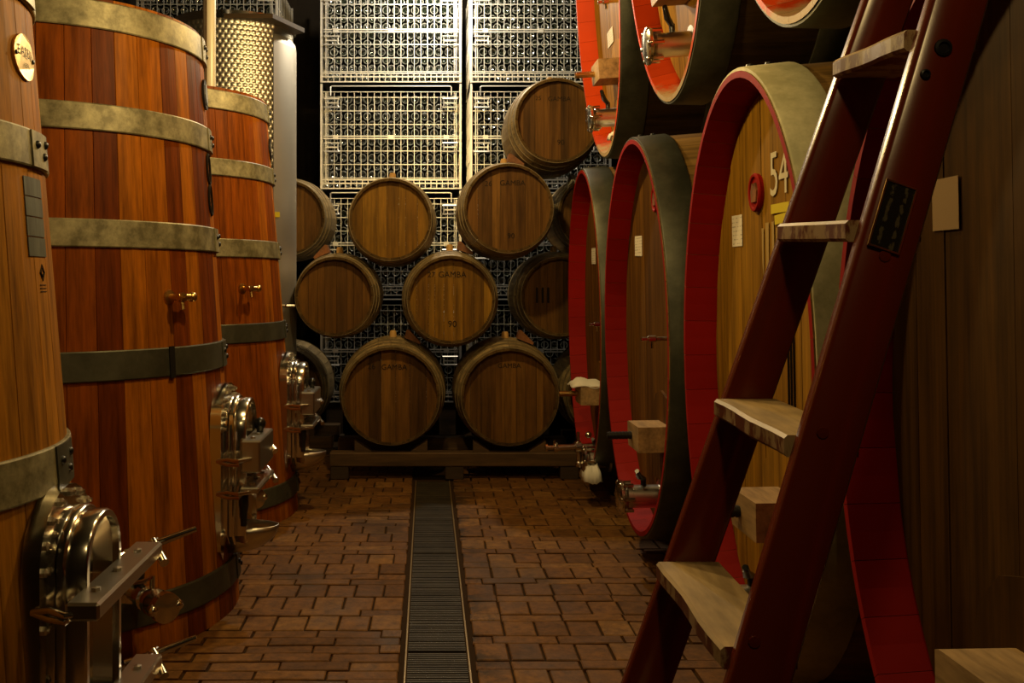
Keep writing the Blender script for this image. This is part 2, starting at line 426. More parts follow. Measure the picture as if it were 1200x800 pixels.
# ------------------------------------------------------------------ tall wooden vats on the left
def vat_phi(V, u, v):
    """where the sight line through pixel (u, v) meets a vat: angle and height"""
    k = (u-U0)/FPX; q = -(v-V0)/FPX; Z = EYE
    for _ in range(20):
        R = V['R0']-V['k']*Z; a = 1+k*k; b = -2*(k*V['x']+V['y']); c = V['x']**2+V['y']**2-R*R
        D = max(b*b-4*a*c, 0); Y = (-b-math.sqrt(D))/(2*a); Z = EYE+q*Y
    return math.atan2(Y-V['y'], k*Y-V['x']), Z
VATS = [dict(x=-1.555, y=2.35, R0=.72, k=.079, top=2.30, hoops=[(2.19, .10), (1.985, .09), (1.577, .092), (.80, .105), (.12, .10)], mat='vat_pale',
             label='pale varnished wooden vat nearest the camera, cut by the left edge, round brass badge', zc=.47),
        dict(x=-1.538, y=3.95, R0=.767, k=.067, top=2.302, hoops=[(2.19, .10), (1.828, .095), (1.42, .098), (.956, .105), (.10, .10)], mat='vat',
             label='large orange-brown wooden vat second from the left, with four broad grey hoops', zc=.55),
        dict(x=-1.546, y=5.6, R0=.801, k=.079, top=2.325, hoops=[(2.208, .10), (1.856, .09), (1.43, .095), (.978, .10), (.10, .10)], mat='vat',
             label='orange wooden vat farthest back on the left, just in front of the steel tank', zc=.56)]
def vat_r(V, z): return V['R0']-V['k']*z
def vpt(V, phi, z, off=0): r = vat_r(V, z)+off; return Vector((r*math.cos(phi), r*math.sin(phi), z))
def patch(V, p0, p1, z0, z1, off, th, n=6, m=2):
    mb = MB(); vs = []; fs = []
    for o_ in (off, off+th):
        for j in range(m+1):
            for i in range(n+1): vs.append(vpt(V, p0+(p1-p0)*i/n, z0+(z1-z0)*j/m, o_))
    K = (n+1)*(m+1)
    for j in range(m):
        for i in range(n):
            a = j*(n+1)+i; fs.append((K+a, K+a+1, K+a+n+2, K+a+n+1))
    bd = [i for i in range(n+1)] + [j*(n+1)+n for j in range(1, m+1)] + [m*(n+1)+i for i in range(n-1, -1, -1)] + [j*(n+1) for j in range(m-1, 0, -1)]
    for q in range(len(bd)): a, b = bd[q], bd[(q+1) % len(bd)]; fs.append((a, b, K+b, K+a))
    mb.add(vs, fs); return mb
for vi, V in enumerate(VATS):
    t = V['obj'] = thing('wooden_vat', V['label'], 'vat', (V['x'], V['y'], 0), group='wooden vats along the left side')
    ph = 0.0; edges = [0.0]
    while ph < 2*PI-.10: ph += random.uniform(.105, .185); edges.append(ph)
    edges[-1] = 2*PI
    for a0, a1 in zip(edges[:-1], edges[1:]):
        mb = MB(); g = .0005; zs = (0.0, V['top']); vs = []
        for z in zs:
            r = vat_r(V, z); gi = g/r; d = .0016/r
            for aa, rr in ((a0+gi, r-.045), (a0+gi, r-.0014), (a0+gi+d, r), ((a0+a1)/2, r+.0004), (a1-gi-d, r), (a1-gi, r-.0014), (a1-gi, r-.045)):
                vs.append((rr*math.cos(aa), rr*math.sin(aa), z))
        n = 7; fs = [(i, (i+1) % n, n+(i+1) % n, n+i) for i in range(n)] + [tuple(range(n))[::-1], tuple(range(n, 2*n))]
        mb.add(vs, [f[::-1] for f in fs]); fix = mb.build('stave', M[V['mat']], t)
        fix_normals(fix)
    mb = MB(); mb.cyl((0, 0, V['top']-.09), (0, 0, V['top']-.05), vat_r(V, 2.2)-.05, n=40); mb.build('lid', M[V['mat']], t)
    for hz, hh in V['hoops']:
        mb = MB(); n = 72; vs = []
        for z, off in ((hz, 0), (hz, .008), (hz+.004, .0105), (hz+hh-.004, .0105), (hz+hh, .008), (hz+hh, 0)):
            for i in range(n): vs.append(vpt(V, 2*PI*i/n, z, off))
        fs = [(j*n+i, j*n+(i+1) % n, (j+1)*n+(i+1) % n, (j+1)*n+i) for j in range(5) for i in range(n)]
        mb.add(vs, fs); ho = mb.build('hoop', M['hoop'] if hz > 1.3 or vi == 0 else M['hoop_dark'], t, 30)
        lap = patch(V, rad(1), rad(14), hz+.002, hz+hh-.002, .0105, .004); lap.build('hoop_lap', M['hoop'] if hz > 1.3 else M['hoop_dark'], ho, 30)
        for p_, zz in ((rad(4), .62), (rad(9), .35), (rad(11), .7)):
            mb = MB(); c = vpt(V, p_, hz+hh*zz, .012); d = Vector((math.cos(p_), math.sin(p_), 0))
            mb.lathe([(.011, 0), (.010, .006), (.006, .010), (.0001, .011)], c, d, 8); mb.build('rivet', M['iron'], ho, 50)
    # ---- manway door facing the aisle (n outward = +x, t along y)
    zc = V['zc']; Rz = vat_r(V, zc); hz = .345
    def W(n, tt, z): return Vector((Rz+n, tt, z))
    def arch(hw, z0, z1, nseg=12):
        r = hw; pts = [(-hw, z0+.06), (-hw+.06, z0), (hw-.06, z0), (hw, z0+.06)]
        for i in range(nseg+1):
            a = PI*i/nseg; pts.append((r*math.cos(a), z1-r*.95+r*.95*math.sin(a)))
        return pts
    door = MB(); z0, z1 = zc-.35, zc+.345
    door.prism(arch(.175, z0, z1), -.03, .012, lambda a, b, e: W(e, a, b))
    dob = door.build('manway_flange', M['steel'], t, 30); fix_normals(dob)
    for i in range(9):
        a = PI*i/8
        mb = MB(); mb.lathe([(.011, 0), (.011, .008), (.006, .012), (.006, .018), (.0001, .019)], W(.012, .158*math.cos(a), z1-.166+.148*math.sin(a)), (1, 0, 0), 6); mb.build('bolt', M['steel_brushed'], dob)
    for sgn in (-1, 1):
        for zz in (.12, .27, .40):
            mb = MB(); mb.lathe([(.011, 0), (.011, .008), (.006, .012), (.006, .018), (.0001, .019)], W(.012, .158*sgn, z0+zz), (1, 0, 0), 6); mb.build('bolt', M['steel_brushed'], dob)
    # raised collar in two rings, then the recessed door panel
    rings = [(.137, .005, .035, .0), (.140, .035, .055, .0), (.128, .055, .10, .0)]
    for hw, e0, e1, _ in rings:
        mb = MB(); outl = arch(hw, z0+.05, z1-.05+(hw-.137)); inl = arch(hw-.020, z0+.07, z1-.068+(hw-.137)); k = len(outl)
        vs = [W(e0, a, b) for a, b in outl]+[W(e1-.006, a, b) for a, b in outl]+[W(e1, a*.965, zc+(b-zc)*.985) for a, b in outl]+[W(e1, a, b) for a, b in inl]+[W(e0, a, b) for a, b in inl]
        fs = [(j*k+i, j*k+(i+1) % k, (j+1)*k+(i+1) % k, (j+1)*k+i) for j in range(4) for i in range(k)]
        mb.add(vs, fs); fix_normals(mb.build('manway_collar', M['steel'], t, 40))
    mb = MB(); outl = arch(.110, z0+.07, z1-.077); inn = arch(.075, z0+.12, z1-.13); k = len(outl)
    vs = [W(.085, a, b) for a, b in outl]+[W(.045, a, b) for a, b in inn]
    mb.add(vs, [(i, (i+1) % k, k+(i+1) % k, k+i) for i in range(k)]+[tuple(range(k, 2*k))]); fix_normals(mb.build('manway_door', M['steel'], t, 25))
    if vi == 0: arms = [(.585, .04, -.23, .28), (.285, .04, -.23, .28)]
    else: arms = [(.625, .125, -.17, .16), (.50, .022, -.19, .18)]
    for az, ah, t0, t1 in arms:
        ar = MB(); ar.box(W(.125, (t0+t1)/2, az), (.075, t1-t0, ah), 0, None, .006); arm = ar.build('clamp_arm', M['steel_brushed'], t)
        mb = MB()
        for off in (-.035, .035):
            mb.tube([W(.0, -.185, az-.015), W(.045, -.20, az-.015+off*.3), W(.09, -.235, az-.012+off*.2), W(.125+off*.6, t0+.04, az-.01)], .008, 8)
        mb.build('hinge_fork', M['steel'], arm, 50)
        for q in (.18, .48, .8):
            mb = MB(); mb.lathe([(.011, 0), (.011, .007), (.0001, .009)], W(.125, t0+(t1-t0)*q, az+ah/2), (0, 0, 1), 6); mb.build('bolt', M['steel_brushed'], arm)
        mb = MB(); mb.cyl(W(.03, t1-.01, az), W(.03, t1+.02, az), .012, n=10)
        mb.cyl(W(.125, t1-.01, az), W(.125, t1+.07, az), .013, n=12)
        if vi == 0: mb.tube([W(.05, t1+.035, az-.02), W(.125, t1+.045, az), W(.235, t1+.075, az+.035)], [.010, .012, .008], 8)
        mb.cyl(W(.125, t1+.04, az+.012), W(.175, t1-.03, az-.03), .010, .013, n=10)
        mb.tube([W(.012, .16, az), W(.06, .2, az), W(.125, t1-.02, az)], .008, 6)
        mb.build('clamp_screw', M['steel'], arm, 50)
    if vi > 0:
        mb = MB(); mb.lathe([(.014, 0), (.014, .012), (.022, .022), (.024, .04), (.016, .055), (.0001, .06)], W(.125, .05, .625+.0625), (0, 0, 1), 12); mb.build('knob', M['black'], t, 50)
        mb = MB(); mb.lathe([(.012, 0), (.014, .05), (.02, .08), (.018, .12), (.0001, .13)], W(.10, -.17, .36), (0, 0, 1), 10); mb.build('knob', M['black'], t, 50)
        # shiny curved drip lip at the foot of the door
        mb = MB(); vs = []; n = 12; rows = 7
        for j in range(rows+1):
            b = (PI/2)*j/rows
            for i in range(n+1):
                a = -PI/2+PI*i/n
                vs.append(W(.02+.20*math.cos(a)*math.cos(b)*.95, -.02+.085*math.sin(a)*math.cos(b), z0+.13-.11*math.sin(b)))
        fs = [(j*(n+1)+i, j*(n+1)+i+1, (j+1)*(n+1)+i+1, (j+1)*(n+1)+i) for j in range(rows) for i in range(n)]
        mb.add(vs, fs); lip = mb.build('drip_lip', M['steel_brushed'], t, 60)
        sd = lip.modifiers.new('thick', 'SOLIDIFY'); sd.thickness = .004
        # outlet valve low on the near side
        pv = rad(-47); dv = Vector((math.cos(pv), math.sin(pv), 0)); base = vpt(V, pv, .23, -.01); sd_ = Vector((-dv.y, dv.x, 0))
        mb = MB(); mb.lathe([(.055, 0), (.055, .02), (.03, .025), (.03, .09), (.042, .095), (.042, .125), (.034, .13), (.046, .16), (.046, .19), (.03, .21), (.03, .23), (.050, .235), (.050, .262), (.0001, .266)], base, dv, 18)
        va = mb.build('outlet_valve', M['steel'], t, 40)
        mb = MB(); mb.cyl(base+dv*.16, base+dv*.16+Vector((0, 0, .085)), .009, n=8); mb.tube([base+dv*.16+Vector((0, 0, .08)), base+dv*.2+Vector((0, 0, .085))-sd_*.06, base+dv*.23-sd_*.17+Vector((0, 0, .10))], .0065, 6)
        mb.sphere(base+dv*.23-sd_*.17+Vector((0, 0, .10)), .012); mb.build('valve_lever', M['steel'], va, 50)
        mb = MB(); mb.lathe([(.018, 0), (.022, .04), (.016, .09), (.02, .12), (.0001, .13)], base+dv*.06+Vector((0, 0, .028)), (0, 0, 1), 10); mb.build('valve_handle', M['black'], va, 50)
        for q in (-1, 1):
            mb = MB(); mb.sphere(base+dv*.25+sd_*.045*q, .02); mb.build('union_nut', M['steel'], va, 60)
        # sample tap and badges
        pu = (198, 348) if vi == 1 else (284, 338)
        p_, z_ = vat_phi(V, *pu); d = Vector((math.cos(p_), math.sin(p_), 0)); c = vpt(V, p_, z_)
        sdd = Vector((-d.y, d.x, 0))
        mb = MB(); mb.lathe([(.028, 0), (.026, .006), (.012, .01), (.012, .05), (.017, .055), (.017, .075), (.0001, .08)], c, d, 12)
        mb.cyl(c+d*.062-sdd*.018, c+d*.062+sdd*.055, .013, n=10); mb.cyl(c+d*.062, c+d*.07-Vector((0, 0, .045)), .008, n=8)
        mb.sphere(c+d*.062+sdd*.055, .019); mb.build('sample_tap', M['brass'], t, 40)
        pb = rad(4)
        zb = 2.06
        mb = MB(); mb.prism([(.045*math.cos(2*PI*i/20), .062*math.sin(2*PI*i/20)) for i in range(20)], 0, .010, lambda a, b, e: vpt(V, pb+a/vat_r(V, zb), zb+b, e))
        ba = fix_normals(mb.build('badge', M['iron'], t)); ba['label'] = 'dark oval badge below the top hoop'
        mb = MB(); mb.prism([(.030*math.cos(2*PI*i/16), .044*math.sin(2*PI*i/16)) for i in range(16)], .010, .013, lambda a, b, e: vpt(V, pb+a/vat_r(V, zb), zb+b, e))
        fix_normals(mb.build('badge_face', M['steel_brushed'], ba))
        if vi == 1:
            mb = MB(); pz = rad(2)
            for zz, hh in ((1.755, .06), (1.63, .06)):
                pts = [vpt(V, pz+.030*math.cos(2*PI*i/20)/.65, zz+hh*math.sin(2*PI*i/20), .003) for i in range(20)]
                mb.tube(pts, .006, 6, closed=True)
            mb.build('carved_loops', M['groove'], t, 50)
            sr = patch(V, vat_phi(V, 196, 420)[0], vat_phi(V, 202, 420)[0], .95, 1.065, .0108, .004); sr.build('hoop_strap', M['iron'], t)
    else:
        p_, z_ = vat_phi(V, 27, 67); rr = vat_r(V, z_)
        mb = MB(); mb.prism([(.066*math.cos(2*PI*i/24), .056*math.sin(2*PI*i/24)) for i in range(24)], 0, .007, lambda a, b, e: vpt(V, p_+a/rr, z_+b, e))
        ba = fix_normals(mb.build('badge', M['brass'], t)); ba['label'] = 'round brass badge with stamped lettering'
        for ang in (0, PI):
            mb = MB(); mb.lathe([(.006, 0), (.005, .004), (.0001, .005)], vpt(V, p_+.056*math.cos(ang)/rr, z_, .006), (math.cos(p_), math.sin(p_), 0), 8); mb.build('badge_screw', M['iron'], ba)
        for body, sz, dz in (('EASEN', .034, .010), ('1896', .018, -.022)):
            text_mesh(body, sz, 'badge_lettering', M['ink'], lambda x, y, dz=dz: vpt(V, p_+x/rr, z_+dz+y, .0078)).build('badge_lettering', M['ink'], ba)
        pa, za = vat_phi(V, 29, 206); pb_, zb_ = vat_phi(V, 47, 302)
        mid, _ = vat_phi(V, 41, 250)
        lw = .058
        for q in range(4):
            zz1 = za-(za-zb_)*q/4; zz0 = za-(za-zb_)*(q+1)/4+.003
            patch(V, mid-lw/vat_r(V, 1.4), mid+lw/vat_r(V, 1.4), zz0, zz1, .0005, .002, 4, 2).build('label_panel', M['grey_strip'], t)
        zd = EYE+(330-317)/FPX*1.95; md, _ = vat_phi(V, 49, 317)
        for sc in (1, .55):
            mb = MB(); pts = [vpt(V, md+a*sc/.62, zd+b*sc, .001) for a, b in ((0, .020), (.017, 0), (0, -.020), (-.017, 0))]; mb.tube(pts, .0014, 4, closed=True); mb.build('diamond_stamp', M['ink'], t)
        mb = MB()
        for q in range(3): mb.tube([vpt(V, md-.022/.62, zd-.030-.008*q, .001), vpt(V, md+.022/.62, zd-.030-.008*q, .001)], .0012, 4)
        mb.build('stamped_lines', M['ink'], t)

# ------------------------------------------------------------------ stainless tank behind the vats
TX, TY, TR, TT = -1.352, 6.86, .42, 3.10
tank = thing('steel_tank', 'tall dimpled stainless steel tank rising behind the farthest wooden vat', 'tank', (TX, TY, 0))
mb = MB(); mb.lathe([(TR-.012, .0), (TR-.012, TT-.05), (.0001, TT-.04)], (0,0,0), (0,0,1), 56); mb.build('tank_shell', M['steel_brushed'], tank, 30)
# dimple jacket: real dimples on a fine grid over the visible arc
mb = MB(); vs = []; fs = []; a0, a1 = rad(-172), rad(-40); nu, nv = 200, 276; zlo, zhi = 1.55, TT-.07
for j in range(nv+1):
    for i in range(nu+1):
        a = a0+(a1-a0)*i/nu; z = zlo+(zhi-zlo)*j/nv
        p = max(0, math.cos(PI*((j/6) % 1-.5)*2*.999/2))*max(0, math.cos(PI*(((i/8)+(j//6 % 2)*.5) % 1-.5)))
        r = TR-.003+.006*p
        vs.append((r*math.cos(a), r*math.sin(a), z))
for j in range(nv):
    for i in range(nu): a = j*(nu+1)+i; fs.append((a, a+1, a+nu+2, a+nu+1))
mb.add(vs, fs); o = mb.build('dimple_jacket', M['dimple'], tank, 80)
mb = MB(); vs = []; fs = []; n = 14
for j, z in enumerate((0.0, TT-.19, TT-.15, TT-.13)):
    for i in range(n+1):
        a = rad(-42)+rad(80)*i/n; r = TR+(.012 if j < 2 else (.006 if j == 2 else -.01)); vs.append((r*math.cos(a), r*math.sin(a), z))
for j in range(3):
    for i in range(n): a = j*(n+1)+i; fs.append((a, a+1, a+n+2, a+n+1))
mb.add(vs, fs); mb.build('plain_band', M['steel_dull'], tank, 60)
mb = MB(); mb.lathe([(TR-.01, TT-.075), (TR+.008, TT-.07), (TR+.008, TT-.015), (TR-.01, TT-.01)], (0,0,0), (0,0,1), 56, 0, False); mb.build('rim_band', M['steel'], tank, 40)
mb = MB(); mb.lathe([(TR-.06, TT-.03), (TR-.06, TT-.01), (.0001, TT+.005)], (0, 0, 0), (0,0,1), 40); mb.build('lid', M['steel_brushed'], tank, 40)
# shelf-like bracket on the rim
mb = MB(); mb.prism([(.02, -.44), (.34, -.44), (.50, -.06), (.40, .02), (.06, -.34)], TT-.075, TT-.045, lambda a, b, e: Vector((a, b, e))); fix_normals(mb.build('rim_bracket', M['timber'], tank))
mb = MB(); mb.box((TR*.80, -TR*.66, 1.75), (.05, .012, .035)); st = mb.build('yellow_tag', M['yellow'], tank); st.location = (0, 0, 0)
mb = MB(); mb.cyl((.33, -.27, 1.14), (.42, -.38, 1.14), .012, n=8); mb.cyl((.42, -.38, 1.14), (.47, -.36, 1.14), .012, n=8); mb.build('sample_tap', M['steel'], tank, 40)

pp = thing('standing_pipe', 'cream vertical pipe with a brown seam rising from the lid of the farthest vat', 'pipe', (-1.311, 5.90, 2.277))
mb = MB(); mb.cyl((0, 0, 0), (0, 0, 2.3), .038, n=18); mb.build('pipe_tube', M['cream_pipe'], pp, 40)
mb = MB(); mb.box((-.010, -.036, 1.15), (.006, .010, 2.3)); mb.build('pipe_seam', M['pallet'], pp)

# ------------------------------------------------------------------ big oval casks on the right
def oval_cask(name, label, xc, yc, zc, a, b, tilt, red, hoopm, opts):
    rot = Matrix.Rotation(rad(tilt), 3, 'Y')
    ctr = Vector((xc, yc, zc)); base = ctr - rot @ Vector((0, 0, b))
    t = thing(name, label, 'cask', base, (0, rad(tilt), 0), group=opts['group'])
    LEN, BUL, TH, REC = 1.60, .04, .058, .105
    def off(x): return BUL*(1-((x-LEN/2)/(LEN/2))**2)
    def E(x, th, o_, n=None): return Vector((x, (a+off(x)+o_)*math.cos(th), b+(b+off(x)+o_)*math.sin(th)))
    def E0(x, th, o_): return Vector((x, (a+o_)*math.cos(th), b+(b+o_)*math.sin(th)))
    # staves (each its own piece, red paint on the chime end and the inner lip)
    NS = 44; xs = [0, REC+.04, .42, .8, 1.2, LEN]
    for i in range(NS):
        t0, t1 = 2*PI*i/NS, 2*PI*(i+1)/NS; g = .0007/max(a, b); tm = (t0+t1)/2
        mb = MB(); vs = []
        for x in xs:
            th = .020 if x == 0 else TH          # the chime is bevelled on its inside
            inner = E(x, t0+g, -th), E(x, tm, -th), E(x, t1-g, -th)
            outer = E(x, t1-g, 0), E(x, tm, .0), E(x, t0+g, 0)
            vs += list(inner)+list(outer)
        n = 6
        mb.add(vs, [], 0)
        for j in range(len(xs)-1):
            for k in range(n):
                k2 = (k+1) % n; inner_face = k in (0, 1)
                mb.f.append((j*n+k, (j+1)*n+k, (j+1)*n+k2, j*n+k2)); mb.m.append(1 if (j == 0 and inner_face) else 0)
        mb.f.append((0, 1, 2, 3, 4, 5)); mb.m.append(1)
        e = (len(xs)-1)*n; mb.f.append((e+5, e+4, e+3, e+2, e+1, e)); mb.m.append(0)
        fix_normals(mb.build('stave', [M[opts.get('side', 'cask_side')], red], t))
    # head boards
    ai, bi = a-TH+.004, b-TH+.004; nb = 11; ys = [-ai+2*ai*i/nb for i in range(nb+1)]
    for i in range(nb):
        y0, y1 = ys[i]+.0012, ys[i+1]-.0012
        top = [(y, b+bi*math.sqrt(max(0, 1-(y/ai)**2))) for y in (y0+(y1-y0)*q/4 for q in range(5))]
        bot = [(y, 2*b-z) for y, z in top[::-1]]
        poly = [p for p in top+bot]
        mb = MB(); dx = random.uniform(-.0015, .0015)
        mb.prism(poly, REC+dx, REC+.035, lambda y, z, e: Vector((e, y, z)))
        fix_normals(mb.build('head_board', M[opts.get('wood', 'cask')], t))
    # hoops
    for x0, wd in ((0.004, .145), (.46, .10), (1.05, .10), (1.45, .14)):
        mb = MB(); n = 88; vs = []
        for x, o_ in ((x0, 0), (x0, .009), (x0+.004, .011), (x0+wd-.004, .011), (x0+wd, .009), (x0+wd, 0)):
            for i in range(n): vs.append(E(x, 2*PI*i/n, o_))
        mb.add(vs, [(j*n+i, j*n+(i+1) % n, (j+1)*n+(i+1) % n, (j+1)*n+i) for j in range(5) for i in range(n)])
        ho = fix_normals(mb.build('hoop', hoopm, t, 30))
        if x0 < .3:
            for q in (.3, .7):
                mb = MB(); c = E(x0+wd*q, rad(93), .010); mb.lathe([(.013, 0), (.011, .007), (.0001, .010)], c, (0, 0, 1), 8); mb.build('rivet', M['iron'], ho, 50)
    H = lambda dy, dz, e=0: Vector((REC-e, dy, b+dz))      # point on the head, e proud of it
    # crossbar block with threaded bolt
    by, bz = opts.get('block', (-.16, -.47))
    mb = MB()
    pl = [(-.10, -.05), (.10, -.05), (.115, .0), (.10, .055), (.03, .055), (0, .04), (-.05, .055), (-.10, .055), (-.115, 0)]
    mb.prism([(-.115, -.055), (.10, -.055), (.115, -.02), (.115, .05), (.10, .055), (-.115, .055)], -.002, .15, lambda p, q, e: H(by+p, bz+q, e))
    blk = fix_normals(mb.build('crossbar_block', M['bar_oak'], t))
    mb = MB(); c = H(by+.03, bz+.0, .15); mb.cyl(c, c+Vector((-.11, 0, 0)), .016, n=12)
    for q in range(7): mb.cyl(c+Vector((-.015*q-.004, 0, 0)), c+Vector((-.015*q-.011, 0, 0)), .018, n=12)
    mb.build('bolt', M['brass'] if opts.get('brass', True) else M['iron'], blk, 40)
    # door below the block (shield shaped, slightly proud)
    mb = MB(); mb.prism([(-.17, -.20), (.17, -.20), (.19, .0), (.17, .12), (.10, .19), (0, .215), (-.10, .19), (-.17, .12), (-.19, 0)], -.002, .012, lambda p, q, e: H(by+.05+p, bz-.02+q, e))
    fix_normals(mb.build('door', M[opts.get('wood', 'cask')], t))
    # stainless valve
    vy, vz = opts.get('valve', (-.05, -.70)); vl = opts.get('vlen', .17)
    c = H(vy, vz, 0); D = Vector((-1, 0, 0))
    mb = MB(); mb.lathe([(.075, 0), (.075, .012), (.052, .014), (.052, vl-.03), (.058, vl-.028), (.058, vl-.008), (.05, vl)], c, D, 22)
    va = mb.build('valve', M['steel_brushed'], t, 35)
    mb = MB(); mb.lathe([(.03, vl), (.066, vl+.004), (.078, vl+.014), (.078, vl+.026), (.06, vl+.034), (.0001, vl+.038)], c, D, 20)
    mb.build('valve_cap', M['steel'], va, 35)
    for k in range(6):
        an = 2*PI*k/6; q = c+D*(vl-.012)+Vector((0, math.cos(an), math.sin(an)))*.066
        mb = MB(); mb.tube([q+Vector((.02, 0, 0)), q-Vector((.035, 0, 0))], .009, 6); mb.sphere(q-Vector((.035, 0, 0)), .014, 0, 6); mb.build('wing_nut', M['steel'], va, 50)
    mb = MB(); q = c+D*(vl*.5); mb.cyl(q, q+Vector((0, 0, .085)), .013, n=10); mb.tube([q+Vector((0, 0, .08)), q+Vector((-.03, -.05, .10)), q+Vector((-.05, -.10, .135))], [.012, .014, .010], 8)
    mb.build('valve_handle', M['black'], va, 50)
    if opts.get('faucet'):
        c2 = H(vy+.02, vz+.07, 0)
        mb = MB(); mb.lathe([(.045, 0), (.045, .02), (.02, .022), (.02, .16), (.034, .165), (.034, .20), (.018, .205), (.018, .30), (.030, .305), (.030, .325), (.014, .33), (.014, .36), (.024, .362), (.024, .375), (.0001, .378)], c2, D, 16)
        fa = mb.build('faucet', M['steel'], t, 35)
        mb = MB(); q = c2+D*.18; mb.cyl(q, q+Vector((0, 0, .09)), .008, n=8); mb.cyl(q, q-Vector((0, 0, .10)), .014, n=8); mb.sphere(q-Vector((0, 0, .10)), .022); mb.sphere(q+Vector((.06, 0, .07)), .020)
        for s in (-1, 1): mb.tube([c2+D*.31, c2+D*.315+Vector((0, s*.05, .03))], .008, 6)
        mb.build('faucet_handle', M['steel'], fa, 50)
    # sample tap
    ty, tz = opts.get('tap', (-.30, .03))
    if opts.get('has_tap', True):
     c = H(ty, tz, 0); mb = MB(); mb.lathe([(.022, 0), (.02, .006), (.009, .009), (.009, .075), (.015, .08), (.015, .11), (.009, .115), (.009, .14), (.0001, .142)], c, D, 12)
     mb.cyl(c+D*.095, c+D*.095-Vector((0, 0, .04)), .007, n=8); mb.build('sample_tap', M['steel'], t, 35)
    # paper labels etc.
    for nm, (dy, dz, wy, wz, key) in opts.get('flat', []):
        mb = MB(); mb.box(H(dy, dz, .003), (.0015, wy, wz), 0, Matrix.Rotation(rad(random.uniform(-3, 3)), 3, 'X')); mb.build(nm, M[key], t)
    for body, dy, dz, sz, asp, key in opts.get('text', []):
        text_mesh(body, sz, 'painted_number', M[key], lambda x, y: H(dy-x*asp, dz+y, .0042)).build('painted_lettering', M[key], t)
    if 'seal' in opts:
        dy, dz = opts['seal']
        mb = MB(); mb.prism([(.052*math.cos(2*PI*i/24), .060*math.sin(2*PI*i/24)) for i in range(24)], -.002, .010, lambda p, q, e: H(dy+p, dz+q, e)); se = fix_normals(mb.build('seal', M['red'], t)); se['label'] = 'small oval red wax-like seal'
        mb = MB(); mb.tube([H(dy+.047*math.cos(2*PI*i/24), dz+.055*math.sin(2*PI*i/24), .011) for i in range(24)], .007, 6, closed=True)
        mb.build('seal_ring', M['red'], se, 50)
        mb = MB(); mb.prism([(.022, -.03), (.026, .005), (.012, .03), (0, .018), (-.012, .03), (-.026, .005), (-.022, -.03)], .009, .017, lambda p, q, e: H(dy+p, dz+q, e)); fix_normals(mb.build('seal_emblem', M['wedge'], se))
    if 'arch' in opts:
        dy, dz = opts['arch']
        for r in (.13, .16, .19):
            pts = [H(dy-r*.75, dz-.34, .001)]+[H(dy-r*.75*math.cos(PI*i/12), dz+r*math.sin(PI*i/12)-.0, .001) for i in range(13)]+[H(dy+r*.75, dz-.34, .001)]
            mb = MB(); mb.tube(pts, .0045, 5); mb.build('carved_arch', M['groove'], t, 50)
    for dy, dz, wy, hz_ in opts.get('drips', []):
        mb = MB(); pts = [(-wy/2, hz_/2), (-wy*.3, -hz_*.3), (0, -hz_/2), (wy*.4, -hz_*.25), (wy/2, hz_/2)]
        mb.prism(pts, .002, .0026, lambda p, q, e: H(dy+p, dz+q, e)); fix_normals(mb.build('paint_drip', M['drip'], t))
    return t
M['drip'] = plain('faded_paint_drip', (.40, .27, .09), .6, .2)
GL, GU = 'oval casks in the lower row on the right', 'oval casks in the upper row on the right'
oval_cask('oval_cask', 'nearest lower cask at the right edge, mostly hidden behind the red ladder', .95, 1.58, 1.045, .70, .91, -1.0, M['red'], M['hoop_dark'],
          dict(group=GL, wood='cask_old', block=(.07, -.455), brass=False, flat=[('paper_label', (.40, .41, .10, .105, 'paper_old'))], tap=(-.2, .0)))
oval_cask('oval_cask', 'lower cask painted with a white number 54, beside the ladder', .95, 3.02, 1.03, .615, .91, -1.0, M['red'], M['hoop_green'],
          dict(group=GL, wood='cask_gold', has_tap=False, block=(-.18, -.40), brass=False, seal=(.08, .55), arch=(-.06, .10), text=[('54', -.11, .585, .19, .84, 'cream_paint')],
               flat=[('paper_label', (.29, .44, .105, .105, 'paper')), ('yellow_label', (-.115, .487, .15, .028, 'yellow')), ('yellow_label', (-.125, .455, .11, .028, 'yellow'))],
               drips=[(-.0, .34, .03, .22), (-.05, .30, .02, .3), (-.09, .33, .025, .2), (.04, .36, .018, .15), (-.12, .28, .016, .22)]))
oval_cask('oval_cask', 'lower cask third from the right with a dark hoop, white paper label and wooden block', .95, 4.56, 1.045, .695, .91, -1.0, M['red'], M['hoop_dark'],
          dict(group=GL, block=(-.20, -.43), brass=False, seal=(-.10, .63), flat=[('paper_label', (.30, .43, .16, .10, 'paper'))], valve=(-.10, -.72), tap=(-.36, .01), arch=(-.46, .1)))
oval_cask('oval_cask', 'farthest lower cask, red rimmed, next to the stacked barrels', .95, 6.0, 1.06, .62, .92, -1.0, M['red'], M['hoop_dark'],
          dict(group=GL, block=(-.05, -.44), flat=[('paper_label', (.18, .40, .14, .10, 'paper'))], valve=(-.25, -.80), faucet=True, vlen=.13, tap=(-.45, .0)))
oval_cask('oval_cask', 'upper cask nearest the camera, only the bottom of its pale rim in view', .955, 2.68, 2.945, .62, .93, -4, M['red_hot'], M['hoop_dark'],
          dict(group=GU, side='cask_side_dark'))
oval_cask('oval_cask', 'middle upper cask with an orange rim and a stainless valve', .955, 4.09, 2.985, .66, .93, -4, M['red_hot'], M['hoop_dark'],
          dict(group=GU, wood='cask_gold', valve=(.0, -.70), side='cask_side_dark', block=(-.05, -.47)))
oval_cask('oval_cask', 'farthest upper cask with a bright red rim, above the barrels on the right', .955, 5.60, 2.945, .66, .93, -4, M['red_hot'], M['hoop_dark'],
          dict(group=GU, wood='cask_gold', valve=(-.05, -.72), side='cask_side_dark', block=(-.08, -.47), flat=[('paper_label', (.16, -.22, .17, .09, 'paper'))], tap=(-.25, -.12)))
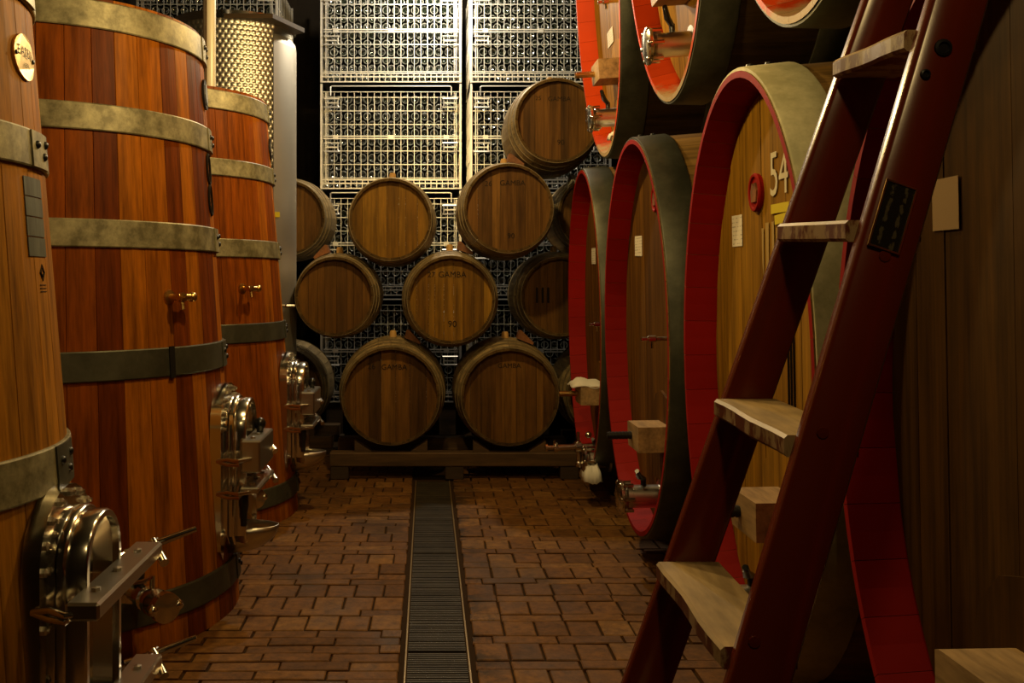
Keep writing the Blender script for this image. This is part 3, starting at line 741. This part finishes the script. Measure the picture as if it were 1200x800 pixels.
for i, (y, z0, z1, wd) in enumerate(((2.30, 1.62, 1.99, .20), (3.79, 1.62, 2.01, .20), (5.28, 1.62, 1.99, .18))):
    mb = MB(); mb.box((2.0, y, (z0+.12+z1)/2), (1.3, wd-.06, z1-z0-.12), 0, None, .01)
    tag(mb.build('timber_beam', M['timber']), ['dark timber beam under the nearest upper cask', 'dark timber beam under the middle upper cask', 'dark timber beam under the farthest upper cask'][i], 'beam', 'dark beams between the two rows of casks')
for i, x in enumerate((1.35, 2.2)):
    mb = MB(); mb.box((x, 3.9, .033), (.16, 6.0, .066), 0, None, .008)
    tag(mb.build('timber_sleeper', M['timber']), ['dark timber sleeper under the fronts of the lower casks', 'dark timber sleeper under the backs of the lower casks'][i], 'beam', 'sleepers under the casks')

# ------------------------------------------------------------------ cloths
def cloth(name, label, loc, sx, sy, drop, seed, lumpy=.02):
    rn = random.Random(seed); n = 9; vs = []; fs = []
    for j in range(n+1):
        for i in range(n+1):
            x = (i/n-.5); y = (j/n-.5); r = max(abs(x), abs(y))*2
            z = lumpy*(math.sin(7*x+seed)+math.cos(9*y+seed*2))*.6+rn.uniform(-.4, .4)*lumpy
            vs.append((x*sx, y*sy, z-drop*max(0, r-.6)/.4))
    for j in range(n):
        for i in range(n): a = j*(n+1)+i; fs.append((a, a+1, a+n+2, a+n+1))
    mb = MB(); mb.add(vs, fs); o = mb.build(name, M['white'], None, 70); o.location = loc
    m = o.modifiers.new('thick', 'SOLIDIFY'); m.thickness = .006; m.offset = 1
    return tag(o, label, 'cloth')
cloth('white_cloth', 'white cloth draped over the wooden block of the farthest lower cask', (.965, 5.955, .700), .20, .24, .03, 3, .010)
cloth('white_cloth', 'white rag lying at the foot of the farthest lower cask, under its valve', (.955, 5.74, .235), .10, .20, .10, 5, .012)
cloth('white_cloth', 'small white crumpled cloth on a barrel just behind the farthest lower cask', (1.054, 7.06, 2.035), .10, .14, .05, 9, .03)
cloth('white_cloth', 'white rag hanging in the bottom rim of the farthest upper cask', (1.05, 5.45, 2.125), .07, .16, .035, 11, .012)

# ------------------------------------------------------------------ barrels at the back
def barrel(label, u, v, y, rh, rb, length=.95, texts=(), bung=True, tilt=0.0, wood_='barrel_head'):
    x = (u-U0)*y/FPX; z = EYE-(v-V0)*y/FPX
    t = thing('oak_barrel', label, 'barrel', (x, y, z-rb), (0, rad(tilt), 0), group='oak barrels stacked at the end of the aisle')
    RC = .05
    def R(s): return rb-(rb-rh)*((s-length/2)/(length/2))**2
    def P(s, a, o_=0): r = R(s)+o_; return Vector((r*math.cos(a), s, rb+r*math.sin(a)))
    NS = 24; ss = [0, RC+.01, .16, .32, .48, .66, .82, length]
    for i in range(NS):
        a0, a1 = 2*PI*i/NS, 2*PI*(i+1)/NS; g = .001/rh; am = (a0+a1)/2
        mb = MB(); vs = []
        for s in ss:
            th = -.020 if s > RC*1.5 else -.016
            vs += [P(s, a0+g, th), P(s, a1-g, th), P(s, a1-g), P(s, am), P(s, a0+g)]
        n = 5; fs = [(j*n+k, (j+1)*n+k, (j+1)*n+(k+1) % n, j*n+(k+1) % n) for j in range(len(ss)-1) for k in range(n)]
        e = (len(ss)-1)*n; fs += [(0, 1, 2, 3, 4), (e+4, e+3, e+2, e+1, e)]
        mb.add(vs, fs); mb.m[-2:] = [1, 1]; mb.m[0] = 1      # darker end grain and inner lip
        fix_normals(mb.build('stave', [M['barrel'], M['barrel_end']], t, 25))
    ri = R(RC)-.018; nb = random.choice((7, 8, 9)); cuts = [-1]+sorted(-1+2*(i+random.uniform(-.25, .25))/nb for i in range(1, nb))+[1]
    for c0, c1 in zip(cuts[:-1], cuts[1:]):
        y0, y1 = c0*ri+.0007, c1*ri-.0007
        top = [(q, math.sqrt(max(0, ri*ri-q*q))) for q in (y0+(y1-y0)*k/4 for k in range(5))]
        poly = top+[(p, -q) for p, q in top[::-1]]
        mb = MB(); mb.prism(poly, RC+random.uniform(-.001, .001), RC+.02, lambda p, q, e: Vector((p, e, rb+q))); fix_normals(mb.build('head_board', M[wood_], t))
    for s0, wd in ((.002, .035), (.10, .03), (.20, .03), (.70, .03), (.80, .03), (.91, .035)):
        s0 *= length/.95
        mb = MB(); n = 48; vs = []
        for s, o_ in ((s0, 0), (s0, .003), (s0+wd, .003), (s0+wd, 0)):
            for i in range(n): vs.append(P(s, 2*PI*i/n, o_))
        mb.add(vs, [(j*n+i, j*n+(i+1) % n, (j+1)*n+(i+1) % n, (j+1)*n+i) for j in range(3) for i in range(n)])
        fix_normals(mb.build('hoop', M['barrel_hoop'], t, 30))
    if bung:
        mb = MB(); mb.lathe([(.026, -.01), (.024, .03), (.018, .042), (.0001, .043)], (0, length*.42, 2*rb-.002), (0, 0, 1), 12); mb.build('bung', M['bung'], t, 40)
    for body, dx, dz, sz in texts:
        text_mesh(body, sz, 'stamp', M['ink'], lambda px, py: Vector((dx+px, RC-.0022, rb+dz+py))).build('stamped_lettering', M['ink'], t)
    return dict(x=x, y=y, z=z, rb=rb, o=t)
B = {}
B['low1'] = barrel('front barrel of the bottom row, left of the aisle drain', 458, 464, 6.45, .322, .372, texts=[('26', -.13, .19, .055), ('GAMBA', .02, .185, .05)])
B['low2'] = barrel('front barrel of the bottom row, right of the aisle drain', 597.5, 465, 6.45, .320, .370, texts=[('GAMBA', .0, .20, .045)])
B['low0'] = barrel('bottom barrel at the left, half hidden behind the farthest vat', 330, 456, 7.40, .31, .355, length=.76)
B['low3'] = barrel('bottom barrel at the right, almost hidden by the farthest lower cask', 717, 462, 6.9, .31, .355)
B['mid1'] = barrel('barrel of the second row at the left, plain head without lettering', 392, 347, 6.62, .265, .305)
B['mid2'] = barrel('centre barrel of the second row, stamped 27', 528.5, 351, 6.5, .290, .340, texts=[('27', -.13, .165, .05), ('GAMBA', .01, .165, .055), ('90', .01, -.165, .06)], wood_='barrel_amber')
B['mid3'] = barrel('barrel of the second row at the right, cut by the farthest lower cask', 657, 347, 6.85, .275, .325, texts=[('III', -.12, .0, .16)])
B['top0'] = barrel('barrel of the third row at the far left, half hidden by the steel tank', 337, 255, 7.40, .28, .325, length=.76)
B['top1'] = barrel('amber-headed barrel of the third row at the left, under the wire crates', 457.5, 257, 6.65, .278, .318, wood_='barrel_amber')
B['top2'] = barrel('barrel of the third row stamped 26, below the topmost barrel', 596, 244, 6.45, .293, .335, texts=[('26', -.13, .165, .05), ('GAMBA', .03, .17, .05), ('90', .02, -.18, .05)])
B['top3'] = barrel('barrel of the third row at the far right, only a sliver in view', 698, 250, 7.0, .265, .30)
B['peak'] = barrel('topmost barrel of the stack, before the crates, beside the farthest upper cask', 653, 141, 6.5, .278, .326, texts=[('25', -.12, .155, .04), ('GAMBA', .02, .15, .045), ('90', .03, -.14, .05)])
# wedges between the barrels
def wedge(lower, ang, label, side=1, w_=.10):
    b = B[lower]; s = .34; r = b['rb']-.012
    a = rad(90-ang*side); rr = b['rb']+.001
    d = Vector((math.cos(a), 0, math.sin(a))); tn = Vector((-d.z, 0, d.x))*(1 if side < 0 else -1)
    c = Vector((b['x'], b['y']+s, b['z']))+d*(rr)
    mb = MB()
    pts = [(-.055, 0), (.06, -.004), (.06, .012), (-.045, .062), (-.06, .055)]
    mb.prism(pts, -.06, .06, lambda p, q, e: tn*p+d*q+Vector((0, e, 0)))
    o = fix_normals(mb.build('wooden_wedge', M['wedge'])); o.location = c
    tag(o, label, 'wedge', 'wooden wedges chocking the barrels')
    return o
wedge('mid2', 17, 'reddish wooden wedge on top of the centre second-row barrel, right of its bung')
wedge('top2', 12, 'reddish wooden wedge under the lower left of the topmost barrel')
wedge('low1', 21, 'reddish wooden wedge right of the bung of the left front bottom barrel')
wedge('low2', 20, 'reddish wooden wedge on the top right of the right front bottom barrel')
wedge('mid1', 22, 'wooden wedge on the left shoulder of the plain second-row barrel', -1)
# pallet beams
def beam_thing(label, x0, x1, y, z1):
    t = thing('barrel_rack', label, 'rack', ((x0+x1)/2, y, 0), group='low timber racks under the bottom barrels')
    for dy in (0, .62):
        mb = MB(); mb.box((0, dy, z1-.045), (x1-x0, .11, .09), 0, None, .006); mb.build('beam', M['pallet'], t)
        for q in (-.46, 0, .46):
            mb = MB(); mb.box((q*(x1-x0), dy, (z1-.09)/2), (.12, .10, z1-.09), 0, None, .004); mb.build('foot_block', M['timber'], t)
    return t
beam_thing('long low timber rack carrying the two front bottom barrels', -.645, 1.00, 6.50, .176)
beam_thing('short timber rack under the left bottom barrel, behind the vats', -1.40, -.72, 7.47, .131)
beam_thing('short timber rack under the right bottom barrel, behind the casks', 1.04, 1.75, 7.0, .152)
for nm in ('low1', 'low2', 'low0', 'low3'):
    b = B[nm]
    for q, tx in ((-1, 'left'), (1, 'right')):
        mb = MB(); mb.prism([(0, 0), (.11*q, 0), (.11*q, .075), (.0, .004)], -.04, .04, lambda p, s, e: Vector((p, e, s)))
        o = fix_normals(mb.build('chock', M['pallet'])); o.location = (b['x']+q*.13, b['y']+.07, {'low0': .131, 'low3': .152}.get(nm, .177))
        tag(o, 'low timber chock at the %s foot of the %s' % (tx, {'low1': 'left front bottom barrel', 'low2': 'right front bottom barrel', 'low0': 'half hidden left bottom barrel', 'low3': 'nearly hidden right bottom barrel'}[nm]), 'chock', 'chocks beside the bottom barrels')

# ------------------------------------------------------------------ wire crates of bottles
CW, CH, CD, CY = 1.205, .905, .95, 8.34
def make_crate():
    t = thing('wire_crate', '', 'crate', (0, 0, 0), group='stacked wire crates full of bottles')
    hw = CW/2; r = .0042
    for sx in (-1, 1):
        for yy in (0, CD):
            mb = MB(); mb.box((sx*(hw-.012), yy, CH/2), (.018, .018, CH-.01)); 
            if yy == 0: mb.box((sx*(hw-.05), yy, CH/2-.02), (.009, .009, CH-.12))
            mb.build('corner_post', M['wire'], t)
    mb = MB()
    for i in range(20): x = -hw+.065+(CW-.13)*i/19; mb.box((x, 0, .462), (.0048, .0048, .745))
    for z in (.10, .215, .33, .555, .67, .785, .832): mb.box((0, -.005, z), (CW-.05, .0055, .0055))
    stuff(mb.build('front_grid', M['wire'], t))
    mb = MB()
    for z in (.435, .455): mb.box((0, -.008, z), (CW-.06, .008, .009))
    mb.build('middle_rail', M['wire'], t)
    mb = MB()
    for z in (.012, .055, .085): mb.box((0, -.006, z), (CW-.01, .010, .011))
    for i in range(25): x = -hw+.02+(CW-.04)*i/24; mb.box((x, -.004, .05), (.007, .007, .08))
    mb.build('base_rail', M['wire'], t)
    mb = MB(); mb.tube([(-hw+.09, -.01, .80), (-hw+.09, -.01, .872), (-hw+.10, -.01, .88), (hw-.10, -.01, .88), (hw-.09, -.01, .872), (hw-.09, -.01, .80)], .006, 5); mb.build('stacking_bar', M['wire'], t)
    for sx in (-1, 1):
        for z in (.36, .735):
            x0, x1 = sx*(hw-.035), sx*(hw-.165); mb = MB()
            mb.tube([(x0, -.02, z-.036), (x1, -.02, z-.036), (x1-sx*-.012, -.02, z-.02), (x1-sx*-.012, -.02, z+.02), (x1, -.02, z+.036), (x0, -.02, z+.036)], .0062, 5)
            mb.box(((x0+x1)/2, -.018, z), (.11, .006, .01)); mb.build('latch_handle', M['wire'], t)
    for x in (-.47, 0, .47):
        mb = MB(); mb.box((x, -.014, .445), (.045, .006, .035)); mb.build('clip', M['wire'], t)
    mb = MB()
    for sx in (-1, 1):
        for i in range(12): mb.box((sx*(hw-.006), .04+(CD-.08)*i/11, .46), (.006, .006, .82))
        for z in (.04, .25, .45, .65, .86): mb.box((sx*(hw-.006), CD/2, z), (.006, CD, .007))
    stuff(mb.build('side_grid', M['wire'], t))
    mb = MB(); mb.box((0, CD/2, .012), (CW-.03, CD-.02, .006)); mb.build('tray', M['iron'], t)
    return t
proto = make_crate(); first = True
COLX = [-.3105, .962, -1.873]; ROWZ = [.27, 1.175, 2.08, 2.985]
names_c = ['the column left of centre', 'the right column behind the barrels', 'the far left column behind the steel tank']
names_r = ['lowest wire crate of bottles in %s', 'second wire crate from the floor in %s', 'third wire crate from the floor in %s', 'topmost wire crate of bottles in %s']
crates = {}
for ci, cx in enumerate(COLX):
    for ri, z in enumerate(ROWZ):
        lb = names_r[ri] % names_c[ci]
        if first: proto.location = (cx, CY, z); proto['label'] = lb; first = False; crates[ci, ri] = proto
        else: crates[ci, ri] = dup(proto, (cx, CY, z), lb)
mb = MB()
for ci, cx in enumerate(COLX):
    t = thing('crate_base', ['dark timber base under the crates left of centre', 'dark timber base under the right column of crates', 'dark timber base under the far left crates'][ci], 'base', (cx, CY+CD/2, 0))
    for q in (-1, 0, 1):
        mb = MB(); mb.box((q*.48, 0, .12), (.14, CD, .24)); mb.build('bearer', M['timber'], t)
    mb = MB(); mb.box((0, 0, .255), (CW, CD, .028)); mb.build('deck', M['timber'], t)
def bottle_mb(n, off=(0, 0, 0)):
    # knurled bearing ring round the base is rougher; its highlight is painted as lighter glass
    prof = [(.0001, .020), (.014, .014), (.027, .003), (.031, .000), (.0345, .001), (.0368, .006), (.037, .02), (.037, .185), (.030, .215), (.016, .235), (.0145, .295), (.0001, .296)]
    m = MB(); m.lathe(prof, off, (0, 1, 0), n)
    for j in range(len(prof)-1):
        if 2 <= j <= 3: m.m[j*n:(j+1)*n] = [1]*n
    return m
bme = bottle_mb(14).mesh('bottle', [M['glass'], M['ring']], 50)
ORD = 'first second third fourth fifth sixth seventh eighth ninth tenth eleventh twelfth thirteenth fourteenth'.split()
rest = MB(); cnt = 0
lowprof = [(.0001, .014), (.027, .003), (.031, .000), (.0345, .001), (.037, .008), (.037, .185), (.016, .235), (.0145, .29)]
for (ci, ri), cr in crates.items():
    cx, z0 = COLX[ci], ROWZ[ri]
    for row in range(11):
        nb = 14 if row % 2 == 0 else 13
        for k in range(nb):
            x = cx+(k-(nb-1)/2)*.0815; z = z0+.062+row*.0712; y = CY+.035+random.uniform(0, .012)
            single = ci == 0 and ((ri == 3 and row < 9) or ri == 2)
            if single and cnt < 300:
                o = link('wine_bottle', bme, None, None, (x, y, z)); o.rotation_euler = (0, random.uniform(0, 6), 0)
                tag(o, 'dark bottle %s from left, %s row up, %s crate left of centre' % (ORD[k], ORD[row], 'topmost' if ri == 3 else 'second-highest'), 'bottle',
                    'bottles in the topmost crate left of centre' if ri == 3 else 'bottles in the third crate left of centre'); cnt += 1
            else:
                k0 = len(rest.m); rest.lathe(lowprof, (x, y, z), (0, 1, 0), 9, 0, False); rest.m[k0+9:k0+27] = [1]*18
o = rest.build('stacked_bottles', [M['glass'], M['ring']], None, 50); stuff(o); tag(o, 'mass of dark wine bottles lying base outward in the other wire crates', 'bottles')

# ------------------------------------------------------------------ the red ladder leaning on the casks
K = .885
def lx(z): return (.68+.345*((z-EYE)/K))*K+.043        # centre line of the rails in x
lad = thing('wooden_ladder', 'dark red painted wooden ladder with worn pale steps leaning on the casks', 'ladder', (lx(0), 1.65, 0))
o0 = Vector((lx(0), 1.65, 0))
SL = .345
def rail(y_at, th, wd, z1=2.55):
    mb = MB(); vs = []
    zs = [0, .4, .8, 1.2, 1.6, 2.0, z1]; b = .006
    for z in zs:
        y = y_at(z); x = lx(z)
        h = wd/2*math.sqrt(1+SL*SL)
        for px, py in ((-h+b, -th/2), (h-b, -th/2), (h, -th/2+b), (h, th/2-b), (h-b, th/2), (-h+b, th/2), (-h, th/2-b), (-h, -th/2+b)):
            vs.append(Vector((x+px, y+py, z))-o0)
    n = 8; fs = [(j*n+k, j*n+(k+1) % n, (j+1)*n+(k+1) % n, (j+1)*n+k) for j in range(len(zs)-1) for k in range(n)]
    fs += [tuple(range(n))[::-1], tuple(range((len(zs)-1)*n, len(zs)*n))]
    mb.add(vs, fs); return fix_normals(mb.build('side_rail', M['ladder'], lad, 50))
ynear = lambda z: K*(1.60+.115*((z-EYE)/K))
yfar = lambda z: K*(1.985-.02*((z-EYE)/K))
r1 = rail(ynear, .032, .0815); r2 = rail(yfar, .032, .0815)
for i in range(8):
    zr = [.736, 1.065, 1.416, 1.742]
    rel = (.736-.33*2-EYE+.33*i)*K if not 2 <= i <= 5 else (zr[i-2]-EYE)*K
    z = EYE+rel
    if z < .1 or z > 2.5: continue
    y0, y1 = ynear(z)+.0165, yfar(z)-.0165; xc = lx(z)
    mb = MB(); th = .032; h = .060; vs = []; b = .005; dz = -.012
    fr = -h-.003; bk = h-.014
    P4 = [(fr+b, -th), (fr, -th+b), (fr, -b), (fr+b, 0), (bk, 0), (bk, -th)]
    ny = 7
    for j in range(ny+1):
        q = j/ny; y = y1+(y0-y1)*q; wob = .0025*math.sin(9*q+i*2)
        for k, (px, pz) in enumerate(P4):
            wx = wob if px < fr+b+.001 else 0
            vs.append(Vector((xc+px+wx, y, z+pz+dz*q))-o0)
    n = len(P4); fs = [(j*n+k, j*n+(k+1) % n, (j+1)*n+(k+1) % n, (j+1)*n+k) for j in range(ny) for k in range(n)]+[tuple(range(n))[::-1], tuple(range(ny*n, (ny+1)*n))]
    mb.add(vs, fs)
    for q in range(ny*n):
        mb.m[q] = 0 if q % n in (2, 3) else 1
    mb.m[-2:] = [1, 1]
    fix_normals(mb.build('step', [M['step'], M['step_paint']], lad))
# maker's plate, bolts and knots on the near rail
def on_rail(u, v, off=.0):
    k = (u-U0)/FPX; q = -(v-V0)/FPX; y = 1.45
    for _ in range(30): z = EYE+q*y; y = ynear(z)-.017
    return Vector((k*y, y-off, EYE+q*y))
c = on_rail(1045, 254, .0015)
al = math.atan(SL)
pm = MB(); pm.box((0, 0, 0), (.044, .002, .098), 0); pl_ = pm.build('maker_plate', M['plate'], lad); pl_.location = c-o0; pl_.rotation_euler = (rad(-6.5), al, 0); pl_['label'] = 'small dark metal plate with rows of worn lettering'
fm = MB()
for sx in (-1, 1): fm.box((sx*.0225, -.001, 0), (.0025, .003, .10))
for sz in (-1, 1): fm.box((0, -.001, sz*.0495), (.047, .003, .0025))
fr_ = fm.build('plate_border', M['brass'], pl_)
for (u, v, r) in ((1105, 56, .0105), (1084, 87, .006)):
    c = on_rail(u, v, 0); mb = MB(); mb.lathe([(r*1.25, 0), (r*1.2, .003), (r*.8, .004), (r*.7, .001), (.0001, .001)], c-o0, (0, -1, 0), 14); mb.build('bolt', M['iron'], lad, 40)
for (u, v) in ((964, 507), (884, 752), (1037, 300)):
    c = on_rail(u, v, 0); mb = MB(); mb.lathe([(.009, 0), (.008, .0015), (.0001, .002)], c-o0, (0, -1, 0), 10); mb.build('wood_plug', M['ladder'], lad)
